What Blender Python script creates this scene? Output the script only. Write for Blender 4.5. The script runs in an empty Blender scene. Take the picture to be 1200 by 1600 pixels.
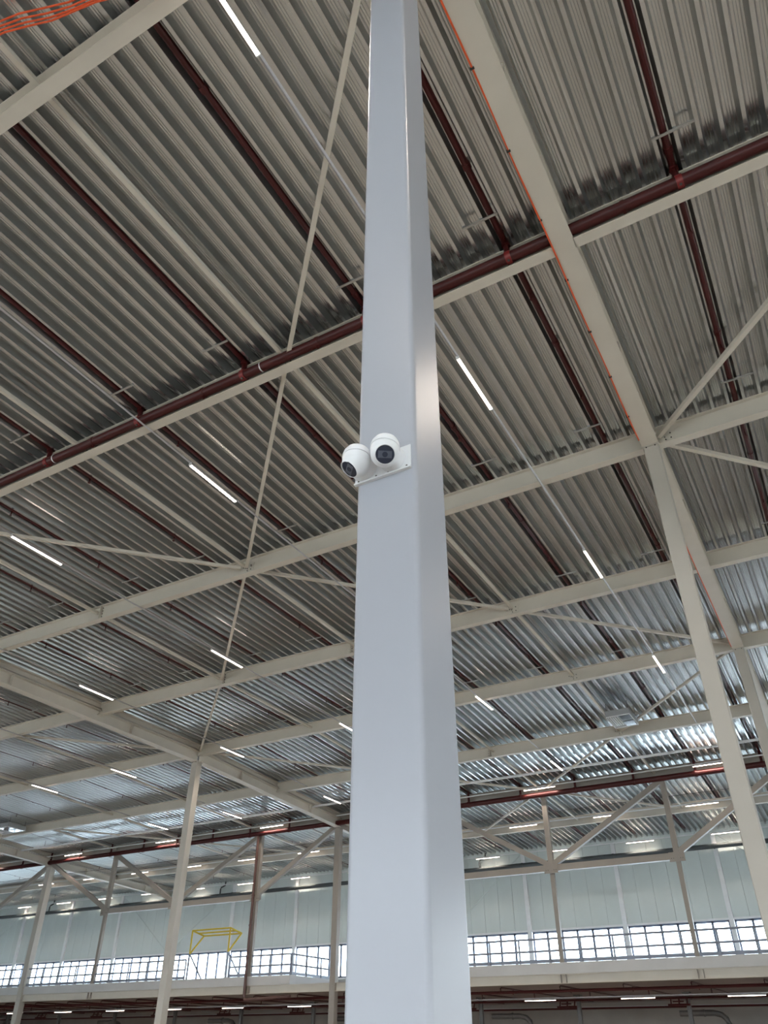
import bpy, bmesh, math, random
from mathutils import Vector, Matrix

random.seed(7)
sc = bpy.context.scene
col = sc.collection
EYE = 1.6                      # eye height above the hall floor; heights below are given from the eye

# ------------------------------------------------------------------ camera
F_PX, YAW, PITCH, ROLL = 1194.05, -0.51534549, 0.61133585, 0.00191846
cy_, sy_, cp_, sp_ = math.cos(YAW), math.sin(YAW), math.cos(PITCH), math.sin(PITCH)
fwd = Vector((sy_ * cp_, cy_ * cp_, sp_))
right = Vector((cy_, -sy_, 0))
up = right.cross(fwd)
r2 = math.cos(ROLL) * right + math.sin(ROLL) * up
u2 = -math.sin(ROLL) * right + math.cos(ROLL) * up
cam_data = bpy.data.cameras.new('camera')
cam_data.sensor_fit = 'VERTICAL'
cam_data.sensor_height = 24.0
cam_data.lens = F_PX / 1600 * 24.0
cam_data.clip_end = 500
cam = bpy.data.objects.new('camera', cam_data)
col.objects.link(cam)
m = Matrix((r2, u2, -fwd)).transposed().to_4x4()
m.translation = Vector((0, 0, EYE))
cam.matrix_world = m
sc.camera = cam

# ------------------------------------------------------------------ world, exposure
SKY = 10.0
LED = 14.0
LAMP_W = 50.0
world = bpy.data.worlds.new('overcast_sky')
sc.world = world
world.use_nodes = True
bg = world.node_tree.nodes['Background']
bg.inputs[0].default_value = (0.81, 0.915, 1.0, 1)
bg.inputs[1].default_value = SKY
sc.view_settings.view_transform = 'Standard'
sc.view_settings.look = 'None'
sc.view_settings.gamma = 1.0
sc.view_settings.use_curve_mapping = False
sc.view_settings.exposure = 0.43
sc.cycles.use_denoising = True
sc.cycles.use_light_tree = False
sc.cycles.max_bounces = 5
sc.cycles.use_adaptive_sampling = True
sc.cycles.adaptive_threshold = 0.04
sc.cycles.diffuse_bounces = 3
sc.cycles.glossy_bounces = 3
sc.cycles.transparent_max_bounces = 12


# ------------------------------------------------------------------ materials
def principled(name, rgb, rough=0.5, metal=0.0, spec=0.5, var=0.0, vscale=3.0, stretch=(1, 1, 1),
               rvar=0.0, objvar=0.0, bump=0.0):
    mt = bpy.data.materials.new(name)
    mt.use_nodes = True
    nt = mt.node_tree
    b = nt.nodes['Principled BSDF']
    b.inputs['Base Color'].default_value = (*rgb, 1)
    b.inputs['Roughness'].default_value = rough
    b.inputs['Metallic'].default_value = metal
    b.inputs['Specular IOR Level'].default_value = spec
    if var or rvar or objvar or bump:
        tc = nt.nodes.new('ShaderNodeTexCoord')
        mp = nt.nodes.new('ShaderNodeMapping')
        mp.inputs['Scale'].default_value = stretch
        nz = nt.nodes.new('ShaderNodeTexNoise')
        nz.inputs['Scale'].default_value = vscale
        nz.inputs['Detail'].default_value = 5
        nt.links.new(tc.outputs['Object'], mp.inputs[0])
        nt.links.new(mp.outputs[0], nz.inputs['Vector'])
        mr = nt.nodes.new('ShaderNodeMapRange')
        mr.inputs['From Min'].default_value = 0.25
        mr.inputs['From Max'].default_value = 0.75
        mr.inputs['To Min'].default_value = 1 - var
        mr.inputs['To Max'].default_value = 1 + var
        nt.links.new(nz.outputs[0], mr.inputs[0])
        fac = mr.outputs[0]
        if objvar:
            oi = nt.nodes.new('ShaderNodeObjectInfo')
            mo = nt.nodes.new('ShaderNodeMapRange')
            mo.inputs['To Min'].default_value = 1 - objvar
            mo.inputs['To Max'].default_value = 1 + objvar
            nt.links.new(oi.outputs['Random'], mo.inputs[0])
            mu = nt.nodes.new('ShaderNodeMath')
            mu.operation = 'MULTIPLY'
            nt.links.new(fac, mu.inputs[0])
            nt.links.new(mo.outputs[0], mu.inputs[1])
            fac = mu.outputs[0]
        hs = nt.nodes.new('ShaderNodeHueSaturation')
        hs.inputs['Color'].default_value = (*rgb, 1)
        nt.links.new(fac, hs.inputs['Value'])
        nt.links.new(hs.outputs[0], b.inputs['Base Color'])
        if rvar:
            rr = nt.nodes.new('ShaderNodeMapRange')
            rr.inputs['From Min'].default_value = 0.3
            rr.inputs['From Max'].default_value = 0.7
            rr.inputs['To Min'].default_value = max(0.02, rough - rvar)
            rr.inputs['To Max'].default_value = rough + rvar
            nt.links.new(nz.outputs[0], rr.inputs[0])
            nt.links.new(rr.outputs[0], b.inputs['Roughness'])
        if bump:
            bp = nt.nodes.new('ShaderNodeBump')
            bp.inputs['Strength'].default_value = bump
            bp.inputs['Distance'].default_value = 0.02
            nt.links.new(nz.outputs[0], bp.inputs['Height'])
            nt.links.new(bp.outputs[0], b.inputs['Normal'])
    return mt


def emitter(name, rgb, strength):
    mt = bpy.data.materials.new(name)
    mt.use_nodes = True
    nt = mt.node_tree
    nt.nodes.remove(nt.nodes['Principled BSDF'])
    e = nt.nodes.new('ShaderNodeEmission')
    e.inputs[0].default_value = (*rgb, 1)
    e.inputs[1].default_value = strength
    nt.links.new(e.outputs[0], nt.nodes['Material Output'].inputs[0])
    mt.cycles.emission_sampling = 'NONE'
    return mt


def glass(name, tint=(0.93, 0.97, 1.0)):
    mt = bpy.data.materials.new(name)
    mt.use_nodes = True
    nt = mt.node_tree
    nt.nodes.remove(nt.nodes['Principled BSDF'])
    t = nt.nodes.new('ShaderNodeBsdfTransparent')
    t.inputs[0].default_value = (*tint, 1)
    g = nt.nodes.new('ShaderNodeBsdfGlossy')
    g.inputs['Roughness'].default_value = 0.03
    fr = nt.nodes.new('ShaderNodeFresnel')
    fr.inputs[0].default_value = 1.06
    mx = nt.nodes.new('ShaderNodeMixShader')
    nt.links.new(fr.outputs[0], mx.inputs[0])
    nt.links.new(t.outputs[0], mx.inputs[1])
    nt.links.new(g.outputs[0], mx.inputs[2])
    nt.links.new(mx.outputs[0], nt.nodes['Material Output'].inputs[0])
    return mt


M = dict(
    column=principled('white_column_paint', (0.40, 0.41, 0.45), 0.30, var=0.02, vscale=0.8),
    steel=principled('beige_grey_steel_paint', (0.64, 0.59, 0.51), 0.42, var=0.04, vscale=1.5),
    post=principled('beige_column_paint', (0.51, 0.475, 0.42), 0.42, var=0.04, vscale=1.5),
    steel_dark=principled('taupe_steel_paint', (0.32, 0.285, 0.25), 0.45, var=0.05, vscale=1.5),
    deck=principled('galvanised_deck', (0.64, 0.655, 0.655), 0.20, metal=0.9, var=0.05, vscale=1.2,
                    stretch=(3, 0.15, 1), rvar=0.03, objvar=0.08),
    galv=principled('galvanised_channel', (0.55, 0.56, 0.56), 0.38, metal=0.9, var=0.1, vscale=8),
    red=principled('oxide_red_pipe_paint', (0.062, 0.009, 0.009), 0.38, spec=0.35, var=0.12, vscale=4),
    redbright=principled('bright_red_coupling', (0.22, 0.022, 0.022), 0.35, var=0.1, vscale=6),
    riser=principled('brown_red_riser', (0.13, 0.065, 0.055), 0.4, var=0.1, vscale=3),
    web=principled('darker_deck_web', (0.45, 0.465, 0.46), 0.28, metal=0.88, var=0.06, vscale=1.5, stretch=(3, 0.2, 1)),  # rib webs get a darker metal than the flanges
    trunk=principled('grey_trunking', (0.46, 0.44, 0.45), 0.4, metal=0.3, var=0.05, vscale=4),
    white=principled('white_powder_coat', (0.78, 0.79, 0.80), 0.4, var=0.03, vscale=5),
    cctv=principled('white_camera_plastic', (0.83, 0.84, 0.86), 0.28, var=0.015, vscale=20),
    black=principled('black_gloss', (0.012, 0.013, 0.017), 0.08, var=0.1, vscale=20),
    lensring=principled('lens_dark_blue', (0.025, 0.032, 0.055), 0.12, var=0.1, vscale=20),
    lenspanel=principled('lens_grey_panel', (0.075, 0.085, 0.115), 0.3, var=0.1, vscale=20),
    bolt=principled('dark_bolt', (0.06, 0.055, 0.05), 0.5, metal=0.4, var=0.1, vscale=20),
    orange=principled('orange_cable', (0.75, 0.10, 0.025), 0.5, var=0.08, vscale=8),
    wall=principled('grey_green_wall_panel', (0.62, 0.675, 0.655), 0.5, var=0.03, vscale=0.9, objvar=0.015),
    joint=principled('wall_joint', (0.60, 0.655, 0.635), 0.6, var=0.03, vscale=2),
    frame=principled('blue_grey_window_frame', (0.17, 0.20, 0.28), 0.45, var=0.05, vscale=4),
    pane=glass('window_glass'),
    drain=principled('dark_drain_pipe', (0.05, 0.058, 0.062), 0.4, var=0.08, vscale=3),
    fascia=principled('pale_concrete_edge', (0.60, 0.595, 0.59), 0.6, var=0.05, vscale=1.2),
    rail=principled('blue_grey_railing_paint', (0.26, 0.29, 0.36), 0.4, var=0.05, vscale=4),
    yellow=principled('yellow_gate_paint', (0.62, 0.47, 0.03), 0.4, var=0.06, vscale=4),
    floor=principled('power_floated_concrete', (0.50, 0.465, 0.42), 0.45, var=0.08, vscale=0.25, rvar=0.1),
    soffit=principled('brown_grey_soffit', (0.30, 0.25, 0.235), 0.7, var=0.08, vscale=0.6),
    backwall=principled('taupe_back_wall', (0.30, 0.275, 0.25), 0.6, var=0.12, vscale=0.7),
    duct=principled('grey_duct', (0.13, 0.125, 0.12), 0.45, metal=0.3, var=0.1, vscale=3),
    heater=principled('grey_unit_casing', (0.36, 0.37, 0.38), 0.4, var=0.05, vscale=3),
    led=emitter('led_diffuser_glow', (1.0, 0.83, 0.69), LED),
)


# ------------------------------------------------------------------ mesh building
class MB:
    def __init__(s):
        s.v, s.f = [], []

    def add(s, vs, fs):
        o = len(s.v)
        s.v += [tuple(p) for p in vs]
        s.f += [tuple(i + o for i in f) for f in fs]
        return s

    def box(s, x0, x1, y0, y1, z0, z1):
        return s.add([(x0, y0, z0), (x1, y0, z0), (x1, y1, z0), (x0, y1, z0),
                      (x0, y0, z1), (x1, y0, z1), (x1, y1, z1), (x0, y1, z1)],
                     [(0, 3, 2, 1), (4, 5, 6, 7), (0, 1, 5, 4), (1, 2, 6, 5), (2, 3, 7, 6), (3, 0, 4, 7)])

    def prism(s, poly, p, q, side, upv):
        """polygon (a, b) in the plane of side and upv, swept from p to q"""
        p, q, side, upv = Vector(p), Vector(q), Vector(side), Vector(upv)
        n = len(poly)
        vs = [p + side * a + upv * b for a, b in poly] + [q + side * a + upv * b for a, b in poly]
        fs = [(i, (i + 1) % n, n + (i + 1) % n, n + i) for i in range(n)]
        fs += [tuple(range(n - 1, -1, -1)), tuple(range(n, 2 * n))]
        return s.add(vs, fs)

    def frame_of(s, p, q):
        d = (Vector(q) - Vector(p)).normalized()
        ref = Vector((0, 0, 1)) if abs(d.z) < 0.98 else Vector((0, 1, 0))
        side = d.cross(ref).normalized()
        return side, side.cross(d).normalized()

    def tube(s, p, q, r, n=12):
        a, b = s.frame_of(p, q)
        return s.prism([(r * math.cos(2 * math.pi * i / n), r * math.sin(2 * math.pi * i / n)) for i in range(n)], p, q, a, b)

    def bar(s, p, q, w, h):
        a, b = s.frame_of(p, q)
        return s.prism([(-w / 2, -h / 2), (w / 2, -h / 2), (w / 2, h / 2), (-w / 2, h / 2)], p, q, a, b)

    def ibeam(s, p, q, w, h, tf=0.02, tw=0.014):
        """I section hanging below the line p-q (top flange upper face on that line)"""
        a, b = s.frame_of(p, q)
        W, T = w / 2, tw / 2
        poly = [(-W, -h), (W, -h), (W, -h + tf), (T, -h + tf), (T, -tf), (W, -tf), (W, 0), (-W, 0), (-W, -tf), (-T, -tf), (-T, -h + tf), (-W, -h + tf)]
        return s.prism(poly, p, q, a, b)

    def lathe(s, prof, origin, axis, n=24):
        """prof: (radius, height along axis)"""
        o, ax = Vector(origin), Vector(axis).normalized()
        ref = Vector((0, 0, 1)) if abs(ax.z) < 0.9 else Vector((1, 0, 0))
        a = ax.cross(ref).normalized()
        b = a.cross(ax)
        vs, fs = [], []
        for r, h in prof:
            for i in range(n):
                t = 2 * math.pi * i / n
                vs.append(o + ax * h + (a * math.cos(t) + b * math.sin(t)) * r)
        for k in range(len(prof) - 1):
            for i in range(n):
                j = (i + 1) % n
                fs.append((k * n + i, k * n + j, (k + 1) * n + j, (k + 1) * n + i))
        fs.append(tuple(range(n - 1, -1, -1)))
        fs.append(tuple(range((len(prof) - 1) * n, len(prof) * n)))
        return s.add(vs, fs)

    def path(s, pts, r, n=8):
        pts = [Vector(p) for p in pts]
        vs, fs = [], []
        for k, p in enumerate(pts):
            d = (pts[min(k + 1, len(pts) - 1)] - pts[max(k - 1, 0)]).normalized()
            ref = Vector((0, 0, 1)) if abs(d.z) < 0.9 else Vector((0.3, 1, 0)).normalized()
            a = d.cross(ref).normalized()
            b = a.cross(d)
            vs += [p + (a * math.cos(2 * math.pi * i / n) + b * math.sin(2 * math.pi * i / n)) * r for i in range(n)]
        for k in range(len(pts) - 1):
            for i in range(n):
                j = (i + 1) % n
                fs.append((k * n + i, k * n + j, (k + 1) * n + j, (k + 1) * n + i))
        fs.append(tuple(range(n - 1, -1, -1)))
        fs.append(tuple(range((len(pts) - 1) * n, len(pts) * n)))
        return s.add(vs, fs)

    def mesh(s, name, mat, closed=True, smooth=True):
        me = bpy.data.meshes.new(name)
        me.from_pydata(s.v, [], s.f)
        if closed:
            bm = bmesh.new()
            bm.from_mesh(me)
            bmesh.ops.recalc_face_normals(bm, faces=bm.faces)
            bm.to_mesh(me)
            bm.free()
        me.materials.append(M[mat])
        if smooth:
            me.polygons.foreach_set('use_smooth', [True] * len(me.polygons))
            me.set_sharp_from_angle(angle=math.radians(32))
        return me


def link(name, data, loc=(0, 0, 0), parent=None, rotz=0.0):
    o = bpy.data.objects.new(name, data)
    col.objects.link(o)
    if parent is None:
        o.location = (loc[0], loc[1], loc[2] + EYE)
    else:
        o.parent = parent
        o.location = loc
    if rotz:
        o.rotation_euler.z = rotz
    return o


def tag(o, label, cat, group=None):
    o['label'] = label
    o['category'] = cat
    if group:
        o['group'] = group
    return o


def thing(name, label, cat, loc=(0, 0, 0), group=None, rotz=0.0):
    return tag(link(name, None, loc, None, rotz), label, cat, group)


def struct(name, data, loc=(0, 0, 0)):
    o = link(name, data, loc)
    o['kind'] = 'structure'
    return o


def part(name, mb, mat, parent, loc=(0, 0, 0), label=None, closed=True):
    o = link(name, mb if isinstance(mb, bpy.types.Mesh) else mb.mesh(name, mat, closed), loc, parent)
    if label:
        o['label'] = label
    return o


ORD = ['first', 'second', 'third', 'fourth', 'fifth', 'sixth', 'seventh', 'eighth', 'ninth', 'tenth', 'eleventh', 'twelfth',
       'thirteenth', 'fourteenth', 'fifteenth', 'sixteenth', 'seventeenth', 'eighteenth', 'nineteenth', 'twentieth',
       'twenty-first', 'twenty-second', 'twenty-third', 'twenty-fourth', 'twenty-fifth', 'twenty-sixth']

# ------------------------------------------------------------------ grid of the hall
BY = [2.36 + 6.05 * k for k in range(9)]        # cross beams; BY[8] is the far wall
XR, XM, XL = -1.285, -24.80, -48.30             # column lines
BOT, DEP = 11.0, 0.49                           # underside and depth of the cross beams


def sl(y):                                      # the roof falls gently beyond the fifth beam
    return -0.0413 * max(0.0, y - BY[4])


# ------------------------------------------------------------------ floor, walls, roof deck
fl = struct('floor', MB().box(-100, 45, -60, 70, -0.2, 0).mesh('floor', 'floor'), (0, 0, -EYE))

P, D = 0.319, 0.15


def deck_profile(n):
    pts = []
    for k in range(n):
        u = k * P
        pts += [(u, 0), (u + 0.03, 0), (u + 0.078, D)]
        for g in (0.122, 0.1595, 0.197):
            pts += [(u + g - 0.009, D), (u + g, D - 0.004), (u + g + 0.009, D)]
        pts += [(u + P - 0.078, D), (u + P - 0.03, 0)]
    pts.append((n * P, 0))
    return pts


def deck_mesh(n, length, drop):
    pts = deck_profile(n)
    k = len(pts)
    vs = [(a, 0, b) for a, b in pts] + [(a, length, b + drop) for a, b in pts]
    return MB().add(vs, [(i, i + 1, k + i + 1, k + i) for i in range(k - 1)])


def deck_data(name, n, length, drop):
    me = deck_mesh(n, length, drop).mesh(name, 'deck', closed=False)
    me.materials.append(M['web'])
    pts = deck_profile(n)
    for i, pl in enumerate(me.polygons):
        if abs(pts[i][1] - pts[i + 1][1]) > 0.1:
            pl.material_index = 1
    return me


ceiling = struct('ceiling', None)
SH = 3 * P
X0 = 0.64 - P / 2
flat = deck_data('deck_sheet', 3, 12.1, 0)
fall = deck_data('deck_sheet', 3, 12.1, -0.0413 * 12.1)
ROWS = [(-9.74, -11, -1, flat), (2.36, -24.5, 3.5, flat), (14.46, -40, 2, flat), (26.56, -56, 1, fall), (38.66, -72, -0.5, fall)]
XA, XB = -90.0, 22.0
for y0, xa, xb, me in ROWS:
    i0, i1 = math.floor((xa - X0) / SH), math.ceil((xb - X0) / SH)
    z = BOT + DEP + sl(y0)
    for i in range(i0, i1):
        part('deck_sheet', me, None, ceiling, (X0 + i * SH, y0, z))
    dr = sl(y0 + 12.1) - sl(y0)
    for ja, jb in ((math.floor((XA - X0) / SH), i0), (i1, math.ceil((XB - X0) / SH))):
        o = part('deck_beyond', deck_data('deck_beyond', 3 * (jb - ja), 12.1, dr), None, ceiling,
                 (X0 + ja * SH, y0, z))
        o['kind'] = 'stuff'
ja, jb = math.floor((XA - X0) / SH), math.ceil((XB - X0) / SH)
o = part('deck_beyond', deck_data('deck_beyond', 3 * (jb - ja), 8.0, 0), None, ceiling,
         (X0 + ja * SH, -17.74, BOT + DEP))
o['kind'] = 'stuff'

# far wall: backing, upright panels, posts
YW = BY[8]
WT, WB = 5.92, 3.75                              # head and sill of the strip window
wall = struct('wall_far', MB().box(-90, 22, YW + 0.12, YW + 0.3, WT, 10.62).box(-90, 22, YW + 0.12, YW + 0.3, 2.4, WB).box(-90, 22, YW - 0.03, YW + 0.3, 10.5, 10.9).mesh('wall_far', 'joint'))
PIL = [-6.64 - 5.86 * k for k in range(-1, 12)]
pm = MB().box(0.006, 0.971, 0, 0.125, WT, 10.5).mesh('wall_panel', 'wall')
for i in range(74):
    part('wall_panel', pm, None, wall, (-0.78 - 5.86 / 6 * (i + 1), YW, 0))
sm = MB().box(-0.12, 0.12, -0.16, 0.0, 3.15, 10.3).mesh('pilaster', 'white')
for x in PIL:
    part('pilaster', sm, None, wall, (x, YW, 0))
part('window_head', MB().box(-78, 4, YW - 0.06, YW + 0.3, WT - 0.10, WT), 'white', wall)
part('window_sill', MB().box(-78, 4, YW - 0.06, YW + 0.3, WB, WB + 0.08), 'white', wall)
for xa, za, xb, zb in ((-23.9, 5.95, -18.6, 10.2), (-53.2, 10.05, -47.9, 5.95), (-71.0, 5.95, -65.4, 9.9), (-47.5, 6.2, -42.0, 9.9), (-6.4, 10.2, -1.0, 6.0)):
    part('bracing_rod', MB().tube((xa, YW - 0.07, za), (xb, YW - 0.07, zb), 0.03, 8), 'wall', wall)

gap = 5.86 / 6
for k in range(len(PIL) - 1):
    xr, xl = PIL[k] - 0.12, PIL[k + 1] + 0.12
    w = struct('window_%d' % (k + 1), None)
    z0, z1 = WB + 0.08, WT - 0.10
    part('frame', MB().box(xl, xr, YW + 0.02, YW + 0.1, z0, z0 + 0.10).box(xl, xr, YW + 0.02, YW + 0.1, z1 - 0.11, z1)
         .box(xl, xl + 0.10, YW + 0.02, YW + 0.1, z0, z1).box(xr - 0.10, xr, YW + 0.02, YW + 0.1, z0, z1), 'frame', w)
    n = 6
    step = (xr - xl) / n
    for i in range(n):
        if i:
            part('mullion', MB().box(xl + i * step - 0.065, xl + i * step + 0.065, YW + 0.02, YW + 0.1, z0, z1), 'frame', w)
        part('pane', MB().box(xl + i * step, xl + (i + 1) * step, YW + 0.055, YW + 0.065, z0, z1), 'pane', w)
struct('wall_left', MB().box(-90.3, -90, -17.7, 60, -EYE, 12).mesh('wall_left', 'wall'))
rear = MB().box(-90, 22, -18.0, -17.74, 0.6, 3.4).box(-90, 22, -18.0, -17.74, 4.9, 11.7)  # unseen rear wall, openings sized for the daylight on column and beams
side = MB().box(22, 22.26, -18.0, 60, 1.2, 11.7)  # unseen right wall, door openings sized to tune the side daylight
for k in range(19):
    rear.box(-90 + 6 * k, -88.2 + 6 * k, -18.0, -17.74, -EYE, 0.6)
    rear.box(-90 + 6 * k, -89.7 + 6 * k, -18.0, -17.74, 3.4, 4.9)
for k in range(13):
    side.box(22, 22.26, -18.0 + 6 * k, -16.2 + 6 * k, -EYE, 1.2)
struct('wall_rear', rear.mesh('wall_rear', 'wall'))
struct('wall_right', side.mesh('wall_right', 'wall'))

# ------------------------------------------------------------------ main column with the two cameras
W = 0.29


def rounded(w, r, seg=10):
    pts = []
    for cx, cy, a0 in ((w / 2 - r, w / 2 - r, 0), (-w / 2 + r, w / 2 - r, 90), (-w / 2 + r, -w / 2 + r, 180), (w / 2 - r, -w / 2 + r, 270)):
        for i in range(seg + 1):
            t = math.radians(a0 + 90 * i / seg)
            pts.append((cx + r * math.cos(t), cy + r * math.sin(t)))
    return pts


def column(x, y, w, top, label, mat, plate=True):
    t = thing('steel_column', label, 'column', (x, y, -EYE))
    part('shaft', MB().prism(rounded(w, 0.022), (0, 0, 0.03), (0, 0, top + EYE - 0.03), (1, 0, 0), (0, 1, 0)).mesh('shaft', mat, smooth=False), None, t)
    part('base_plate', MB().box(-w * 0.8, w * 0.8, -w * 0.8, w * 0.8, 0, 0.03), mat, t)
    if plate:
        cap = part('cap_plate', MB().box(-w / 2 - 0.02, w / 2 + 0.02, -w / 2 - 0.03, w / 2 + 0.03, top + EYE - 0.03, top + EYE - 0.002), mat, t)
        bm_ = MB()
        for sx in (-1, 1):
            part('bolt', MB().tube((sx * w * 0.3, -w / 2 - 0.014, top + EYE - 0.05), (sx * w * 0.3, -w / 2 - 0.014, top + EYE - 0.029), 0.014, 8), 'bolt', cap)
    return t


XC, YC = -1.122 - W / 2, 2.25 + W / 2
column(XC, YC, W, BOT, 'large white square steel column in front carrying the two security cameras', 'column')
column(XR, BY[2], 0.32, BOT, 'beige steel column at the right edge, nearer of the two there', 'post')
column(XR, BY[4], 0.32, BOT, 'beige steel column at the right edge, farther and half hidden behind the nearer', 'post')
column(XM - 0.1, BY[4], 0.34, 10.72, 'tall beige column left of the white column, standing before the truss', 'post')
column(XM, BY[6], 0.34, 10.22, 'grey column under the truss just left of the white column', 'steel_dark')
column(XL, BY[6], 0.42, 10.22, 'beige column under the truss at the far left edge', 'post')
column(XR, BY[6], 0.34, 10.5, 'steel column ending the truss behind the right hand columns', 'post')

YF = YC - W / 2
plate = thing('mounting_plate', 'flat white mounting plate under both cameras on the white column', 'plate', (-1.279, YF, 2.075))
part('plate', MB().prism([(-0.137, -0.083), (0.137, -0.083), (0.137, 0.045), (-0.137, 0.045)], (0, -0.006, 0), (0, -0.0005, 0), (1, 0, 0), (0, 0, 1)), 'cctv', plate)
part('edge_lip', MB().box(-0.137, 0.137, -0.016, -0.006, -0.083, -0.075), 'cctv', plate)
for sx in (-0.118, -0.03, 0.03, 0.118):
    part('screw', MB().lathe([(0.004, 0), (0.004, 0.003)], (sx, -0.006, -0.066), (0, -1, 0), 10), 'bolt', plate)


def cctv(x, z, aim, label):
    t = thing('security_camera', label, 'camera', (x, YF - 0.006, z))
    C = Vector((0, -0.072, 0.0))
    ax = Vector((0, -0.16, -1)).normalized()
    # bracket cone from the wall into the body
    part('mounting_base', MB().lathe([(0.060, 0.0), (0.060, 0.006), (0.056, 0.014), (0.046, 0.045), (0.043, 0.07)], (0, 0, -0.012), (0, -1, 0), 36), 'cctv', t)
    cap_ = [(0.003, -0.060), (0.022, -0.0585), (0.040, -0.052), (0.053, -0.040), (0.0605, -0.024), (0.0635, -0.006), (0.0635, 0.003), (0.0615, 0.004)]
    part('outer_shell', MB().lathe(cap_, C, ax, 40), 'cctv', t)
    part('seam', MB().lathe([(0.0608, 0.003), (0.0608, 0.0058)], C, ax, 40), 'bolt', t)
    part('collar', MB().lathe([(0.0622, 0.0058), (0.0622, 0.010), (0.0600, 0.034)], C, ax, 40), 'cctv', t)
    c = C + ax * 0.030
    a = Vector(aim).normalized()
    R = 0.0598
    prof = [(R * math.sin(math.radians(d)), -R * math.cos(math.radians(d))) for d in range(4, 136, 6)]
    prof += [(0.0425, 0.0455), (0.0405, 0.0462), (0.0395, 0.0430)]
    ball = part('eyeball', MB().lathe(prof, c, a, 40), 'cctv', t)
    win = part('lens_window', MB().lathe([(0.0394, 0.0425), (0.0390, 0.0446), (0.0370, 0.0452), (0.002, 0.0453)], c, a, 36), 'lensring', t, label='round dark lens window')
    s_ = a.cross(Vector((0, 0, 1))).normalized()
    u_ = s_.cross(a).normalized()
    pl = MB().prism([(-0.029, -0.015), (0.029, -0.015), (0.029, 0.015), (-0.029, 0.015)], c + a * 0.0448, c + a * 0.0460, s_, u_)
    part('sensor_panel', pl, 'lenspanel', win)
    part('lens', MB().lathe([(0.0115, 0.0455), (0.0105, 0.0475), (0.004, 0.0465)], c, a, 24), 'lensring', win)
    # hood over the upper rim of the lens
    hood = MB()
    n, pts = 14, []
    for i in range(n + 1):
        th = math.radians(25 + 130 * i / n)
        d = s_ * math.cos(th) + u_ * math.sin(th)
        pts.append(c + d * 0.0418 + a * 0.0470)
    hood.path(pts, 0.0022, 6)
    part('hood', hood, 'cctv', ball)
    return t


cctv(-1.226, 2.076, (0.40, -0.60, -0.72), 'white turret security camera facing the viewer, right of its twin')
cctv(-1.366, 2.076, (-0.468, -0.416, -0.803), 'white turret security camera turned to the side, left of its twin')

# ------------------------------------------------------------------ cross beams and girders
NTH = ['nearest', 'second', 'third', 'fourth', 'fifth', 'sixth', 'top chord', 'last']
gusset = MB().box(-0.22, 0.22, -0.020, -0.008, -0.13, 0.13).mesh('gusset_plate', 'steel')
boltm = MB().tube((0, -0.035, 0), (0, -0.018, 0), 0.016, 8).mesh('bolt', 'bolt')
splice = MB().box(-0.012, 0.012, -0.104, -0.002, -0.45, -0.02).mesh('end_plate', 'steel')


def beam(k, xa, xb, where, joints=(), splices=()):
    y = BY[k]
    lab = '%s beige steel cross beam counted from the viewer, %s' % (NTH[k], where)
    t = thing('cross_beam', lab, 'beam', (0, y, BOT + DEP + sl(y)))
    part('section', MB().ibeam((xa, 0, 0), (xb, 0, 0), 0.21, DEP), 'steel', t)
    for j in joints:
        g = part('gusset_plate', gusset, None, t, (j, 0, -0.27))
        for bx, bz in ((-0.15, 0.03), (-0.08, 0.0), (-0.01, -0.03), (0.12, 0.05), (0.12, -0.08), (0.0, -0.1)):
            part('bolt', boltm, None, g, (bx, 0, bz))
    for j in splices:
        part('end_plate', splice, None, t, (j, 0, 0))
        for bz in (-0.08, -0.18, -0.28, -0.38):
            part('bolt', boltm, None, t, (j + 0.05, 0, bz))
            part('bolt', boltm, None, t, (j - 0.05, 0, bz))


RG, MG = XR - 0.17, XR + 0.17
LBAY, RBAY = 'between the white column and the left column', 'right of the right hand girder'
beam(0, XM, RG, 'crossing the upper left corner', (-12.65,), ())
beam(1, XM, RG, LBAY + ' with red pipe', (-7.0, -12.65), (-18.5,))
beam(1, MG, 8, RBAY + ' with red pipe', (4.5,))
beam(2, XM, RG, LBAY, (-7.0, -12.65), (-18.45,))
beam(2, MG, 8, RBAY, (-0.95,))
beam(3, XM, RG, LBAY, (-7.0,), (-12.9, -18.45))
beam(3, MG, 8, RBAY)
beam(4, XM, RG, LBAY, (-7.0,), (-12.9,))
beam(4, MG, 6, RBAY)
beam(5, XM, RG, LBAY, (-7.0,), (-12.9, -18.45))
beam(5, MG, 6, RBAY)
beam(7, XM, RG, 'behind the truss, right part')
beam(3, XL, XM, 'beyond the left column at the picture edge')
beam(4, XL, XM, 'beyond the left column, left part')
beam(5, XL, XM, 'beyond the left column, left part', (), (-46.0,))
beam(7, XL, XM, 'behind the truss, middle part')
beam(7, -74, XL, 'behind the truss, far left part')


def girder(x, k0, k1, bot, label, w=0.36, h=0.49, band=False):
    y0, y1 = BY[0] + 6.05 * k0, BY[0] + 6.05 * k1
    t = thing('girder', label, 'girder', (x, 0, 0))
    part('section', MB().ibeam((0, y0 + 0.01, bot + h + sl(y0)), (0, y1 - 0.01, bot + h + sl(y1)), w, h, 0.025, 0.02), 'steel', t)
    if band:
        part('upper_chord', MB().ibeam((0, y0, 11.488 + sl(y0)), (0, y1, 11.488 + sl(y1)), 0.3, 0.235, 0.015, 0.02), 'steel', t)
    for yy in (y0 + 3.0, y0 + 9.0):
        part('stiffener', MB().box(-w / 2 + 0.01, w / 2 - 0.01, yy, yy + 0.015, bot + 0.03 + sl(yy), bot + h - 0.03 + sl(yy)), 'steel', t)


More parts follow.
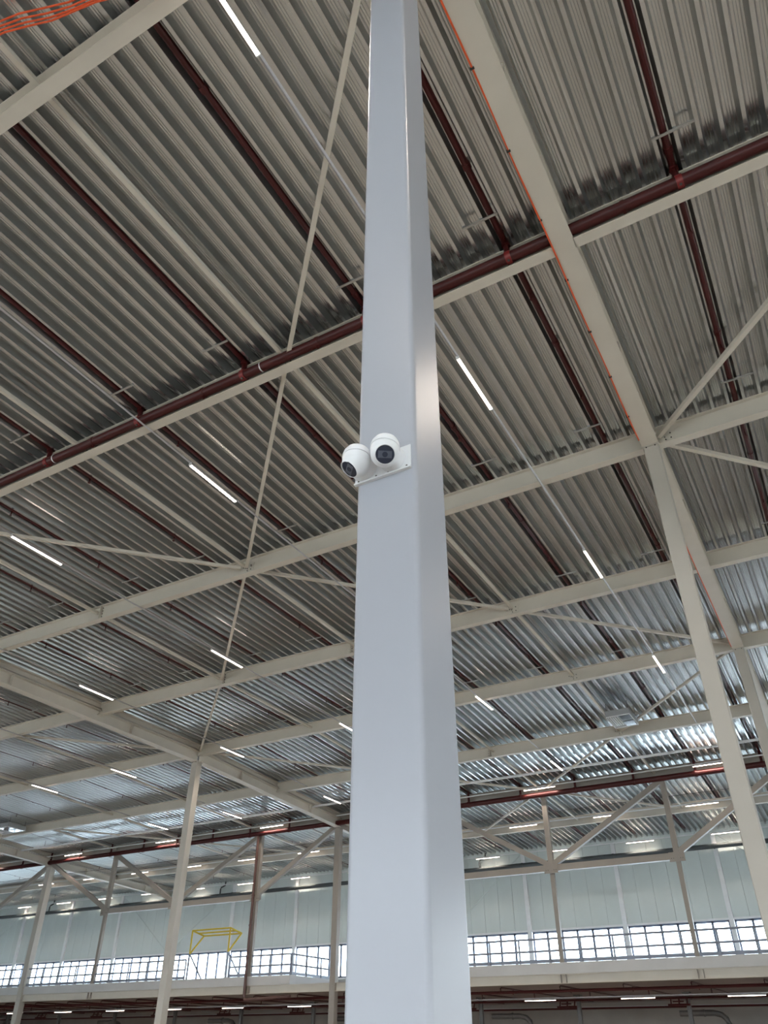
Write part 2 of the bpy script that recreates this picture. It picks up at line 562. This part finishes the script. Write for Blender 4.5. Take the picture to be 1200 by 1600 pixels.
girder(XR, -2, 0, BOT, 'beige girder over the top of the white column, running behind the viewer')
girder(XR, 0, 2, BOT, 'wide beige girder with orange cable running to the nearer right column')
girder(XR, 2, 4, BOT, 'beige girder between the two right hand columns')
girder(XR, 4, 6, BOT, 'beige girder behind the farther right hand column')
girder(XM - 0.1, 1.8, 4, 10.72, 'deep beige girder at the left edge, ending on the tall left column', 0.36, 0.47, True)
girder(XM, 4, 6, 10.72, 'deep beige girder from the tall left column on to the truss', 0.36, 0.47, True)
girder(XL, 4, 6, 10.72, 'deep beige girder meeting the column at the far left edge', 0.36, 0.47, True)
girder(XL, 6, 8, 10.72, 'deep beige girder behind the truss at the far left', 0.36, 0.47, True)
girder(XM, 6, 8, 10.72, 'deep beige girder behind the truss beside the white column', 0.36, 0.47, True)

# ------------------------------------------------------------------ struts and diagonal braces
BEAMN = ['nearest', 'second', 'third', 'fourth', 'fifth', 'sixth', 'truss', 'last']


def strut(x, k, row):
    y0 = BY[0] + 6.05 * k + 0.02
    y1 = y0 + 6.05 - 0.04
    z = 11.27
    lab = 'beige roof strut, %s, %s' % (row, 'above the corner beam' if k < 0 else '%s to %s beam' % (BEAMN[k], BEAMN[k + 1]))
    tag(link('roof_strut', MB().bar((0, y0, z + sl(y0)), (0, y1, z + sl(y1)), 0.085, 0.085).mesh('roof_strut', 'steel'), (x, 0, 0)), lab, 'strut')


for x, ks, row in ((-7.0, (-1, 0, 1, 2, 3, 4, 5, 6), 'line closest to the white column'), (-12.72, (0, 1, 2, 3, 4, 5, 6), 'second line left of the white column'),
                   (-18.6, (1, 2, 3, 4, 5, 6), 'third line left of the white column'), (-30.7, (3, 4, 5, 6, 7), 'first line beyond the tall left column'),
                   (-36.5, (3, 4, 5, 6), 'second line beyond the tall left column'), (-42.3, (5, 6, 7), 'third line beyond the tall left column')):
    for k in ks:
        if k < 7 and not (k == 6 and x < -40):
            strut(x, k, row)

xs = [XR, -7.0, -12.72, -18.6, XM, -30.7, -36.5, -42.3, XL]
BR = [(0, 0, 1, 1), (1, 1, 2, 2), (2, 2, 3, 3), (3, 3, 4, 4), (3, 1, 2, 2), (2, 2, 1, 3), (1, 3, 0, 4), (0, 4, 1, 5), (1, 5, 2, 6),
      (5, 3, 4, 4), (4, 4, 3, 5), (3, 5, 2, 6), (2, 6, 3, 7), (2, 6, 1, 7), (6, 6, 5, 7), (7, 5, 6, 6), (6, 6, 7, 7)]
BL = ['long diagonal brace touching the white column near the top of the picture', 'diagonal brace left of the cameras, passing the second and third beams',
      'diagonal brace crossing under a lit lamp from third to fourth beam', 'diagonal brace ending at the head of the tall left column',
      'diagonal brace running left from the bolted joint on the third beam', 'short seen diagonal brace disappearing behind the white column below the cameras',
      'diagonal brace running to the farther right column below the fourth beam', 'diagonal brace rising right beside the grey ceiling heater',
      'diagonal brace rising right beyond the sixth beam towards the truss', 'diagonal brace beyond the left girder from the fourth beam',
      'diagonal brace starting at the tall left column towards the white column', 'diagonal brace meeting the truss post right of the white column',
      'thin diagonal brace behind the truss descending left from its middle post', 'thin diagonal brace behind the truss descending right from its middle post',
      'thin diagonal brace behind the left truss towards the white column', 'diagonal brace before the left truss near the left edge',
      'thin diagonal brace behind the left truss towards the left edge']
for (i, ka, j, kb), lab in zip(BR, BL):
    a = Vector((xs[i], BY[ka], 11.2 + sl(BY[ka])))
    b = Vector((xs[j], BY[kb], 11.2 + sl(BY[kb])))
    d = (b - a).normalized()
    tag(link('diagonal_brace', MB().bar(a + d * 0.16, b - d * 0.16, 0.085, 0.085).mesh('diagonal_brace', 'steel')), 'beige ' + lab, 'brace')
for yb, lab in ((BY[1], 'beige diagonal brace at the right edge, rising to the upper right'), (BY[3], 'beige diagonal brace at the right edge, descending from the girder joint')):
    a, b = Vector((XR + 0.1, BY[2], 11.2)), Vector((4.5, yb, 11.2))
    d = (b - a).normalized()
    tag(link('diagonal_brace', MB().bar(a + d * 0.16, b - d * 0.16, 0.10, 0.10).mesh('diagonal_brace', 'steel')), lab, 'brace')

# ------------------------------------------------------------------ sprinkler pipes
PX = [0.64 - 9 * P * k for k in range(-1, 24)]
PZ = 11.565
coup = MB().tube((0, -0.05, 0), (0, 0.05, 0), 0.072, 10).mesh('coupling', 'red')
head = MB().tube((0, 0, -0.16), (0, 0, -0.05), 0.016, 6).lathe([(0.035, -0.19), (0.035, -0.18), (0.012, -0.16)], (0, 0, 0), (0, 0, 1), 8).mesh('sprinkler_head', 'red')
chan = MB().box(-0.32, 0.32, -0.02, 0.02, -0.012, 0.012).mesh('hanger_channel', 'galv')
rod = MB().tube((0, 0, 0), (0, 0, 0.14), 0.007, 6).mesh('hanger_rod', 'galv')
for i, x in enumerate(PX):
    if i == 0:
        lab = 'dark red sprinkler branch pipe in the deck at the right picture edge'
    elif i == 1:
        lab = 'dark red sprinkler branch pipe right of the orange cabled girder'
    else:
        lab = 'dark red sprinkler branch pipe in the deck, %s one left of that girder' % ORD[i - 2]
    ya = max(0.5, 4 * 0 + (-x - 8) * 0.62) if x < -8 else -4.0
    ya = min(ya, 30)
    t = thing('sprinkler_pipe', lab, 'pipe', (x, 0, PZ), 'sprinkler branch pipes under the deck')
    if ya < BY[4]:
        pth = [(0, ya, 0), (0, BY[4], 0), (0, YW - 0.8, sl(YW - 0.8))]
    else:
        pth = [(0, ya, sl(ya)), (0, YW - 0.8, sl(YW - 0.8))]
    part('pipe', MB().path(pth, 0.057, 10), 'red', t)
    y = -2.0 + (1.3 if i % 2 else 0)
    while y < YW - 1:
        if y > ya + 0.3:
            part('coupling', coup, None, t, (0, y, sl(y)))
        y += 4.3
    y = 0.4
    while y < YW - 1:
        if y > ya + 0.3 and y > 9:
            part('sprinkler_head', head, None, t, (0, y, sl(y)))
        y += 3.025
    for k in (1, 2, 3, 4):
        y = BY[k] - 0.85
        if y > ya + 0.3 and x > -32:
            ox = 0.13 if i % 2 else -0.2
            part('hanger_channel', chan, None, t, (ox, y, -0.095))

mp = thing('sprinkler_main', 'thick dark red sprinkler main pipe along the second cross beam', 'pipe', (0, BY[1] - 0.15, 11.17))
part('pipe', MB().tube((XM, 0, 0), (8, 0, 0), 0.10, 20), 'red', mp)
tee = MB().tube((-0.05, 0, 0), (0.05, 0, 0), 0.118, 16).mesh('tee_collar', 'redbright')
ris = MB().tube((0, 0, 0.07), (0, 0, 0.37), 0.055, 10).tube((0, -0.02, 0.30), (0, -0.02, 0.36), 0.075, 10).mesh('riser', 'red')
nut = MB().tube((0, -0.05, -0.135), (0, -0.02, -0.10), 0.022, 8).mesh('collar_bolt', 'bolt')
for x in PX:
    if x > XM:
        c = part('tee_collar', tee, None, mp, (x + 0.02, 0, 0))
        part('riser', ris, None, mp, (x, 0, 0))
        part('collar_bolt', nut, None, c)
clampm = MB().tube((-0.03, 0, 0), (0.03, 0, 0), 0.112, 16).box(-0.02, 0.02, -0.03, 0.03, -0.15, -0.1).mesh('pipe_clamp', 'red')
for x in (-0.23, -6.15, -12.2, -18.2, 3.4, -9.0 + 0.0):
    part('pipe_clamp', clampm, None, mp, (x, 0, 0))
band = MB().tube((-0.012, 0, 0), (0.012, 0, 0), 0.106, 16).mesh('white_band', 'white')
for x in (-7.5, -13.6 + 0.15, -19.4):
    part('white_band', band, None, mp, (x, 0, 0), label='white ring on the red pipe')

# ------------------------------------------------------------------ LED battens on trunking
LEDL = 1.65
hous = MB().prism([(-0.032, 0.0), (0.032, 0.0), (0.032, 0.045), (0.02, 0.06), (-0.02, 0.06), (-0.032, 0.045)], (0, 0, 0), (0, LEDL, 0), (1, 0, 0), (0, 0, 1)).mesh('housing', 'trunk')
diff = MB().prism([(-0.031, 0.0), (-0.024, -0.018), (0.024, -0.018), (0.031, 0.0)], (0, 0.012, 0), (0, LEDL - 0.012, 0), (1, 0, 0), (0, 0, 1)).mesh('diffuser', 'led')
capm = MB().box(-0.034, 0.034, -0.008, 0.012, -0.02, 0.06).mesh('end_cap', 'white')


led_light = bpy.data.lights.new('lamp_light', 'AREA')
led_light.shape = 'RECTANGLE'
led_light.size, led_light.size_y = 0.048, LEDL - 0.03
led_light.energy = LAMP_W
led_light.color = (1.0, 0.86, 0.73)
led_light.spread = math.radians(140)


row_light = led_light.copy()
row_light.energy = LAMP_W * 0.35


def batten(x, y, z, along_x, label):
    t = thing('led_batten', label, 'lamp', (x, y, z), 'lit LED battens', -math.pi / 2 if along_x else 0.0)
    part('housing', hous, None, t)
    part('diffuser', diff, None, t, label='glowing warm white diffuser')
    part('end_cap', capm, None, t)
    part('end_cap', capm, None, t, (0, LEDL - 0.004, 0))
    o = link('lamp_light', row_light if along_x else led_light, (0, LEDL / 2, -0.022), t)      # the light the batten throws downwards


LY = [1.76, 9.72, 17.7, 25.75, 34.1]
TR = [(-3.88, 'trunking line right of the cameras', 0), (-10.6, 'trunking line just left of the cameras', 1), (-16.66, 'second trunking line left of the cameras', 1),
      (-22.88, 'third trunking line left of the cameras', 2), (-29.55, 'fourth trunking line left of the cameras', 3), (-35.1, 'fifth trunking line left of the cameras', 3)]
for x, row, first in TR:
    y0 = (-6, 0, 2, 8, 16, 20)[[q[0] for q in TR].index(x)]
    z0, z1 = 10.955, 10.955 + sl(36.3) * 0.6
    tag(link('light_trunking', MB().path([(0, y0, z0), (0, BY[4], z0), (0, 36.3, z1)], 0.026, 4).mesh('light_trunking', 'trunk'), (x, 0, 0)),
        'slim grey ' + row, 'trunking')
    for n, y in enumerate(LY[first:]):
        batten(x, y - (0.4 if x == -3.88 and y > 20 else 0), 10.895 + sl(y + 1) * 0.6, False, 'glowing LED batten, %s along the %s' % (ORD[n], row))

# the same lamp grid goes on to the right of and behind the viewer
for x, ys in ((2.5, (-6.3, 1.76, 9.72, 17.7)), (8.8, (-6.3, 1.76, 9.72, 17.7)), (-3.88, (-6.3,)), (-10.6, (-6.3, 1.76)), (-16.66, (-6.3, 1.76)), (-22.88, (1.76, 9.72)), (-29.55, (9.72, 17.7)), (-35.1, (9.72, 17.7))):
    for y in ys:
        batten(x, y, 10.895, False, 'lit LED batten of the same grid outside the picture')

XRW = [(38.1, 10.66, [-5.15 - 8.27 * k for k in range(7)], 'row on the truss', 0), (44.1, 10.40, [-6.75 - 4.93 * k for k in range(11)], 'row behind the truss', 0),
       (50.15, 10.14, [-6.6 - 4.93 * k for k in range(13)], 'row at the far wall', 0),
       (44.1, 1.98, [-6.7 - 4.95 * k for k in range(12)], 'front row below the mezzanine', 0), (53.0, 1.90, [-6.8 - 5.08 * k for k in range(13)], 'back row below the mezzanine', 0)]
for y, z, xl_, row, _ in XRW:
    tag(link('light_trunking', MB().bar((-74, 0, 0), (4, 0, 0), 0.05, 0.05).mesh('light_trunking', 'white' if z > 5 else 'trunk'), (0, y, z + 0.085)),
        'slim trunking carrying the lamp ' + row, 'trunking')
    for n, x in enumerate(xl_):
        batten(x, y, z, True, 'glowing LED batten, %s from the right in the %s' % (ORD[n], row))

ft = thing('feeder_rail', 'white service rail running before the truss under the deck', 'rail', (0, 35.9, 10.78))
part('rail', MB().bar((-58, 0, 0), (3, 0, 0), 0.09, 0.09), 'white', ft)
for x in (-52, -46, -40, -34, -28, -25.1, -22.4, -16.4, -10.6, -5.0):
    part('hanger_rod', MB().tube((x, 0, 0.04), (x, 0, 0.40), 0.012, 6), 'bolt', ft)

# ------------------------------------------------------------------ trusses
CT, CB = BOT + DEP + sl(BY[6]), 7.06


def truss(xa, xb, posts, label, half=False):
    t = thing('roof_truss', label, 'truss', (0, BY[6], 0))
    part('top_chord', MB().ibeam((xa, 0, CT), (xb, 0, CT), 0.24, DEP), 'steel_dark', t)
    zt = CT - DEP
    for x in posts:
        part('post', MB().bar((x, 0, CB), (x, 0, zt), 0.24, 0.24), 'steel_dark', t)
        part('hanger', MB().bar((x, 0, 2.72), (x, 0, CB - 0.14), 0.19, 0.19), 'steel_dark', t)
        g = part('gusset_plate', MB().box(x - 0.34, x + 0.34, -0.15, -0.13, CB - 0.24, CB + 0.16), 'steel_dark', t)
        for bx in (-0.25, -0.15, 0.15, 0.25):
            part('bolt', boltm, None, g, (x + bx, -0.13, CB - 0.1))
    if posts:
        part('bottom_chord', MB().bar((posts[0] - 0.25, 0, CB), (posts[-1] + 0.25, 0, CB), 0.26, 0.28), 'steel_dark', t)
        n = len(posts)
        segs = [((xa, zt), (posts[0], CB)), ((posts[0], zt), (posts[1], CB)), ((posts[2], zt), (posts[1], CB)), ((xb, zt), (posts[2], CB))]
        for (x0, z0), (x1, z1) in segs:
            a, b = Vector((x0, 0, z0 - 0.08)), Vector((x1, 0, z1 + 0.1))
            d = (b - a).normalized()
            part('diagonal', MB().bar(a + d * 0.15, b - d * 0.15, 0.22, 0.24), 'steel_dark', t)


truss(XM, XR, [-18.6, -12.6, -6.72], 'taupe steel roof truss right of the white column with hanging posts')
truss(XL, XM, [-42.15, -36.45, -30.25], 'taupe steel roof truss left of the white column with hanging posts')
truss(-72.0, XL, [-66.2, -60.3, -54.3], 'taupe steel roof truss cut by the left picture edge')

rp = thing('sprinkler_main', 'long dark red sprinkler main pipe along the top of the truss', 'pipe', (0, BY[6] - 0.28, 10.42))
part('pipe', MB().tube((-72, 0, 0), (4, 0, 0), 0.13, 16), 'red', rp)
tee2 = MB().tube((-0.06, 0, 0), (0.06, 0, 0), 0.155, 14).mesh('tee_collar', 'red')
ris2 = MB().tube((0, 0, 0.1), (0, 0, 0.65), 0.06, 8).mesh('riser', 'red')
for x in PX:
    part('tee_collar', tee2, None, rp, (x, 0, 0))
    part('riser', ris2, None, rp, (x, 0, 0))
rs = thing('riser_pipe', 'dark red riser pipe down the truss post left of the white column', 'pipe', (-30.3, BY[6] - 0.26, 0))
part('pipe', MB().path([(0, 0, 10.35), (0, 0, 2.2), (0.05, 0, 2.1), (0.2, 0, 2.07), (2.8, 0.3, 2.2)], 0.075, 12), 'riser', rs)
for z in (9.0, 7.1, 5.6, 4.0):
    part('pipe_clamp', MB().tube((0, 0, z - 0.04), (0, 0, z + 0.04), 0.095, 12), 'riser', rs)
tag(link('stay_wire', MB().path([(-60, 0, 0), (-30, 0, -0.1), (3, 0, 0)], 0.012, 5).mesh('stay_wire', 'bolt'), (0, 40.2, 10.05)), 'thin dark wire stretched behind the truss', 'wire')

# ------------------------------------------------------------------ drain pipe on the far wall
dp = thing('drain_pipe', 'dark grey drain pipe along the top of the far wall', 'pipe', (0, YW - 0.34, 9.55))
part('pipe', MB().tube((-74, 0, 0), (4, 0, 0), 0.13, 14), 'drain', dp)
for x in (-21.3, -43.0, -62.0):
    part('swan_neck', MB().path([(x, 0, 0.1), (x, 0, 0.45), (x + 0.06, 0, 0.56), (x + 0.25, 0, 0.62), (x + 0.42, 0, 0.68), (x + 0.46, 0, 0.95)], 0.055, 8), 'drain', dp)
for x in PIL[1:]:
    part('pipe_clamp', MB().tube((x - 0.04, 0, 0), (x + 0.04, 0, 0), 0.15, 12), 'drain', dp)

# ------------------------------------------------------------------ heaters under the roof
def heater(x0, x1, y0, y1, z, label):
    t = thing('unit_heater', label, 'heater', (x0, y0, z))
    w, l = x1 - x0, y1 - y0
    part('casing', MB().box(0, w, 0, l, 0.03, 0.26), 'heater', t)
    part('rim', MB().box(0, w, 0, 0.03, 0, 0.03).box(0, w, l - 0.03, l, 0, 0.03).box(0, 0.03, 0.03, l - 0.03, 0, 0.03).box(w - 0.03, w, 0.03, l - 0.03, 0, 0.03), 'white', t)
    for i in range(5):
        part('louvre', MB().box(0.07 + i * 0.085, 0.10 + i * 0.085, 0.1, l * 0.75, -0.02, 0.03), 'white', t)
    part('intake', MB().box(w * 0.53, w - 0.05, 0.08, l * 0.48, 0.005, 0.031), 'black', t)
    part('intake', MB().box(w * 0.53, w - 0.05, l * 0.55, l - 0.08, 0.005, 0.031), 'black', t)
    for cx in (0.05, w - 0.05):
        for cy in (0.1, l - 0.1):
            part('hanger_rod', MB().tube((cx, cy, 0.26), (cx, cy, 0.60), 0.01, 6), 'bolt', t)


heater(-6.86, -5.92, 29.95, 31.38, 10.70, 'grey louvred heater box under the deck on the right')
heater(-45.2, -43.2, 30.8, 32.1, 10.75, 'dark grey ceiling heater at the left picture edge')

# ------------------------------------------------------------------ orange cables
def sag(xa, ya, xb, yb, z, dip, n=10):
    return [(xa + (xb - xa) * i / n, ya + (yb - ya) * i / n + 0.02 * math.sin(i * 1.7 + ya * 9), z - dip * 4 * (i / n) * (1 - i / n)) for i in range(n + 1)]


for n, (ya, yb, zz, lab) in enumerate(((1.30, 2.06, 10.98, 'topmost'), (1.36, 2.10, 10.96, 'second'), (1.41, 2.14, 10.95, 'third'), (1.46, 2.15, 10.93, 'lowest'))):
    tag(link('orange_cable', MB().path(sag(-7.6, ya - 0.15, -4.3, yb, zz, 0.05), 0.013, 6).mesh('orange_cable', 'orange')),
        'orange cable in the top left corner, %s of four' % lab, 'cable', 'orange cables in the corner')
pts = [(XR - 0.185 - 0.006 * math.sin(y * 2.1), y, BOT - 0.004 + 0.012 * math.sin(y * 1.3)) for y in [0.5 + 0.45 * i for i in range(31)]]
oc = thing('orange_cable', 'orange cable clipped along the edge of the right girder', 'cable')
part('cable', MB().path(pts, 0.014, 6), 'orange', oc)
for i in range(1, 31, 3):
    part('cable_clip', MB().box(pts[i][0] - 0.03, pts[i][0] + 0.03, pts[i][1], pts[i][1] + 0.03, BOT - 0.022, BOT + 0.03), 'bolt', oc)
pts = [(XR - 0.185, y, BOT - 0.002 + 0.01 * math.sin(y * 1.3)) for y in [14.8 + 0.6 * i for i in range(20)]]
tag(link('orange_cable', MB().path(pts, 0.014, 6).mesh('orange_cable', 'orange')), 'orange cable along the girder between the right hand columns', 'cable')

# ------------------------------------------------------------------ mezzanine
YE = BY[6] - 0.1
slab = MB().box(-90, -27.5, YE, YW + 0.1, 2.72, 3.15).box(-20.5, 22, YE, YW + 0.1, 2.72, 3.15).box(-27.5, -20.5, 43.1, YW + 0.1, 2.72, 3.15)
struct('floor_mezzanine', slab.mesh('floor_mezzanine', 'fascia'))
soff = struct('ceiling_mezzanine', MB().box(-90, 22, BY[6] + 0.15, 60, 2.42, 2.55).mesh('ceiling_mezzanine', 'soffit'))
struct('wall_back', MB().box(-90, 22, 58, 58.3, -EYE, 2.42).mesh('wall_back', 'backwall'))
struct('roof_annex', MB().box(-90, 22, YW + 0.3, 60, 2.56, 2.7).mesh('roof_annex', 'fascia'))

for xa, xb, lab in ((-74, XL, 'left end'), (XL, XM, 'middle part'), (XM, XR, 'right of the white column')):
    t = thing('edge_beam', 'pale steel edge beam of the mezzanine, ' + lab, 'beam', (0, BY[6] - 0.02, 2.71))
    part('section', MB().ibeam((xa, 0, 0), (xb, 0, 0), 0.24, 0.37), 'steel', t)
    x = xa + 0.2
    for px in [q for q in (-66.2, -60.3, -54.3, -42.15, -36.45, -30.25, -18.6, -12.6, -6.72) if xa < q < xb]:
        for dx in (-0.12, 0.12):
            part('stiffener', MB().box(px + dx - 0.01, px + dx + 0.01, -0.12, 0.12, -0.35, -0.02), 'steel_dark', t)

upst = MB().tube((0, 0, 0), (0, 0, 0.97), 0.045, 8).mesh('post', 'rail')


def railing(a, b, n, label):
    a, b = Vector(a), Vector(b)
    t = thing('guard_railing', label, 'railing', (a.x, a.y, 3.15))
    d = b - a
    for i in range(n + 1):
        part('post', upst, None, t, d * (i / n))
    for z in (0.97, 0.48):
        part('rail', MB().tube((0, 0, z), (d.x, d.y, z), 0.045, 8), 'rail', t)
    part('toe_board', MB().bar((0, 0, 0.08), (d.x, d.y, 0.08), 0.012, 0.14), 'rail', t)


YR = YE + 0.08
railing((-20.5, YR, 0), (1.6, YR, 0), 15, 'blue grey guard railing on the mezzanine right of the white column')
railing((-72.0, YR, 0), (-34.9, YR, 0), 25, 'blue grey guard railing on the mezzanine left of the yellow gate')
railing((-31.7, YR, 0), (-27.55, YR, 0), 3, 'blue grey guard railing between yellow gate and mezzanine corner')
railing((-27.55, YR + 0.1, 0), (-27.55, 43.0, 0), 3, 'blue grey guard railing going back along the mezzanine recess')

gt = thing('pallet_gate', 'yellow tubular pallet gate on the mezzanine edge', 'gate', (-33.3, YR, 3.15))
for sx in (-1.4, 1.4):
    f_ = part('side_frame', MB().path([(sx, 0.0, 1.25), (sx, 0.0, 2.44)], 0.048, 8).path([(sx, 0.0, 2.44), (sx, 1.05, 2.26)], 0.048, 8)
              .path([(sx, 1.05, 2.26), (sx, 0.0, 1.25)], 0.05, 8), 'yellow', gt)
    part('lower_arm', MB().path([(sx, 0.0, 1.25), (sx, 1.25, 0.05)], 0.042, 8).path([(sx, 0, 1.25), (sx, 0, 0)], 0.042, 8), 'rail', gt)
for y, z in ((0.0, 2.44), (1.05, 2.26), (0.55, 2.35)):
    part('cross_tube', MB().tube((-1.4, y, z), (1.4, y, z), 0.042, 8), 'yellow', gt)
g2 = thing('pallet_gate', 'yellow pallet gate just showing at the left picture edge', 'gate', (-60.6, YR, 3.15))
for sx in (-1.4, 1.4):
    part('side_frame', MB().path([(sx, 0.0, 1.25), (sx, 0.0, 2.3)], 0.048, 8).path([(sx, 0.0, 2.3), (sx, 1.05, 2.1), (sx, 0.0, 1.25)], 0.048, 8), 'yellow', g2)
for y, z in ((0.0, 2.3), (1.05, 2.1)):
    part('cross_tube', MB().tube((-1.4, y, z), (1.4, y, z), 0.042, 8), 'yellow', g2)

# ------------------------------------------------------------------ below the mezzanine
um = thing('sprinkler_main', 'dark red sprinkler main pipe hung below the mezzanine', 'pipe', (0, 40.3, 2.16))
part('pipe', MB().tube((-74, 0, 0), (4, 0, 0), 0.065, 10), 'red', um)
bran = MB().path([(0, 0, 0), (0, 0, 0.17), (0, 0.1, 0.2), (0, 15, 0.2)], 0.035, 8).mesh('branch', 'red')
um2 = MB().tube((0, 0, -0.12), (0, 0, 0.12), 0.03, 6).mesh('drop', 'red')
for k in range(25):
    b_ = part('branch', bran, None, um, (-1.6 - 2.95 * k, 0, 0))
    for yy in (1.6, 4.6):
        part('drop', um2, None, b_, (0, yy, 0.1))
for y, z, r, lab in ((47.5, 2.10, 0.05, 'thin dark red cross pipe below the mezzanine, nearer'), (51.0, 1.85, 0.05, 'thin dark red cross pipe below the mezzanine, farther')):
    t = thing('cross_pipe', lab, 'pipe', (0, y, z))
    part('pipe', MB().tube((-74, 0, 0), (4, 0, 0), r, 8), 'red', t)
    if y < 50:
        for k in range(12):
            mx = -9.6 - 5.86 * k
            part('manifold', MB().tube((mx - 0.55, -0.15, -0.30), (mx + 0.55, -0.15, -0.30), 0.05, 8).tube((mx - 0.4, -0.15, -0.3), (mx - 0.4, 0, 0), 0.035, 8)
                 .tube((mx, -0.15, -0.3), (mx, 0, 0), 0.04, 8).tube((mx + 0.4, -0.15, -0.3), (mx + 0.4, 0, 0), 0.035, 8)
                 .tube((mx - 0.3, -0.15, -0.16), (mx + 0.25, -0.15, -0.16), 0.03, 8), 'red', t)
for k in range(6):
    x = -8.5 - 11.7 * k
    t = thing('ventilation_duct', 'grey bent air duct below the mezzanine, %s from the right' % ORD[k], 'duct', (x, 54.5, 0.6), 'air ducts below the mezzanine')
    part('elbow', MB().path([(0, 0, -0.3), (0, 0, 0.5), (-0.08, 0, 0.75), (-0.3, 0, 0.95), (-0.7, 0, 1.05), (-2.6, 0, 1.05)], 0.15, 14), 'duct', t)
    part('flange', MB().tube((0, 0, 0.2), (0, 0, 0.26), 0.19, 14), 'duct', t)
    part('flange', MB().tube((-1.2, 0, 1.05), (-1.26, 0, 1.05), 0.19, 14), 'duct', t)
for k in range(12):
    t = thing('mezzanine_post', 'grey post below the mezzanine, %s from the right' % ORD[k], 'post', (-3.6 - 5.86 * k, 49.0, -EYE), 'posts below the mezzanine')
    part('shaft', MB().bar((0, 0, 0), (0, 0, 2.42 + EYE), 0.2, 0.2), 'duct', t)
    part('head_plate', MB().box(-0.2, 0.2, -0.2, 0.2, 2.36 + EYE, 2.42 + EYE), 'duct', t)
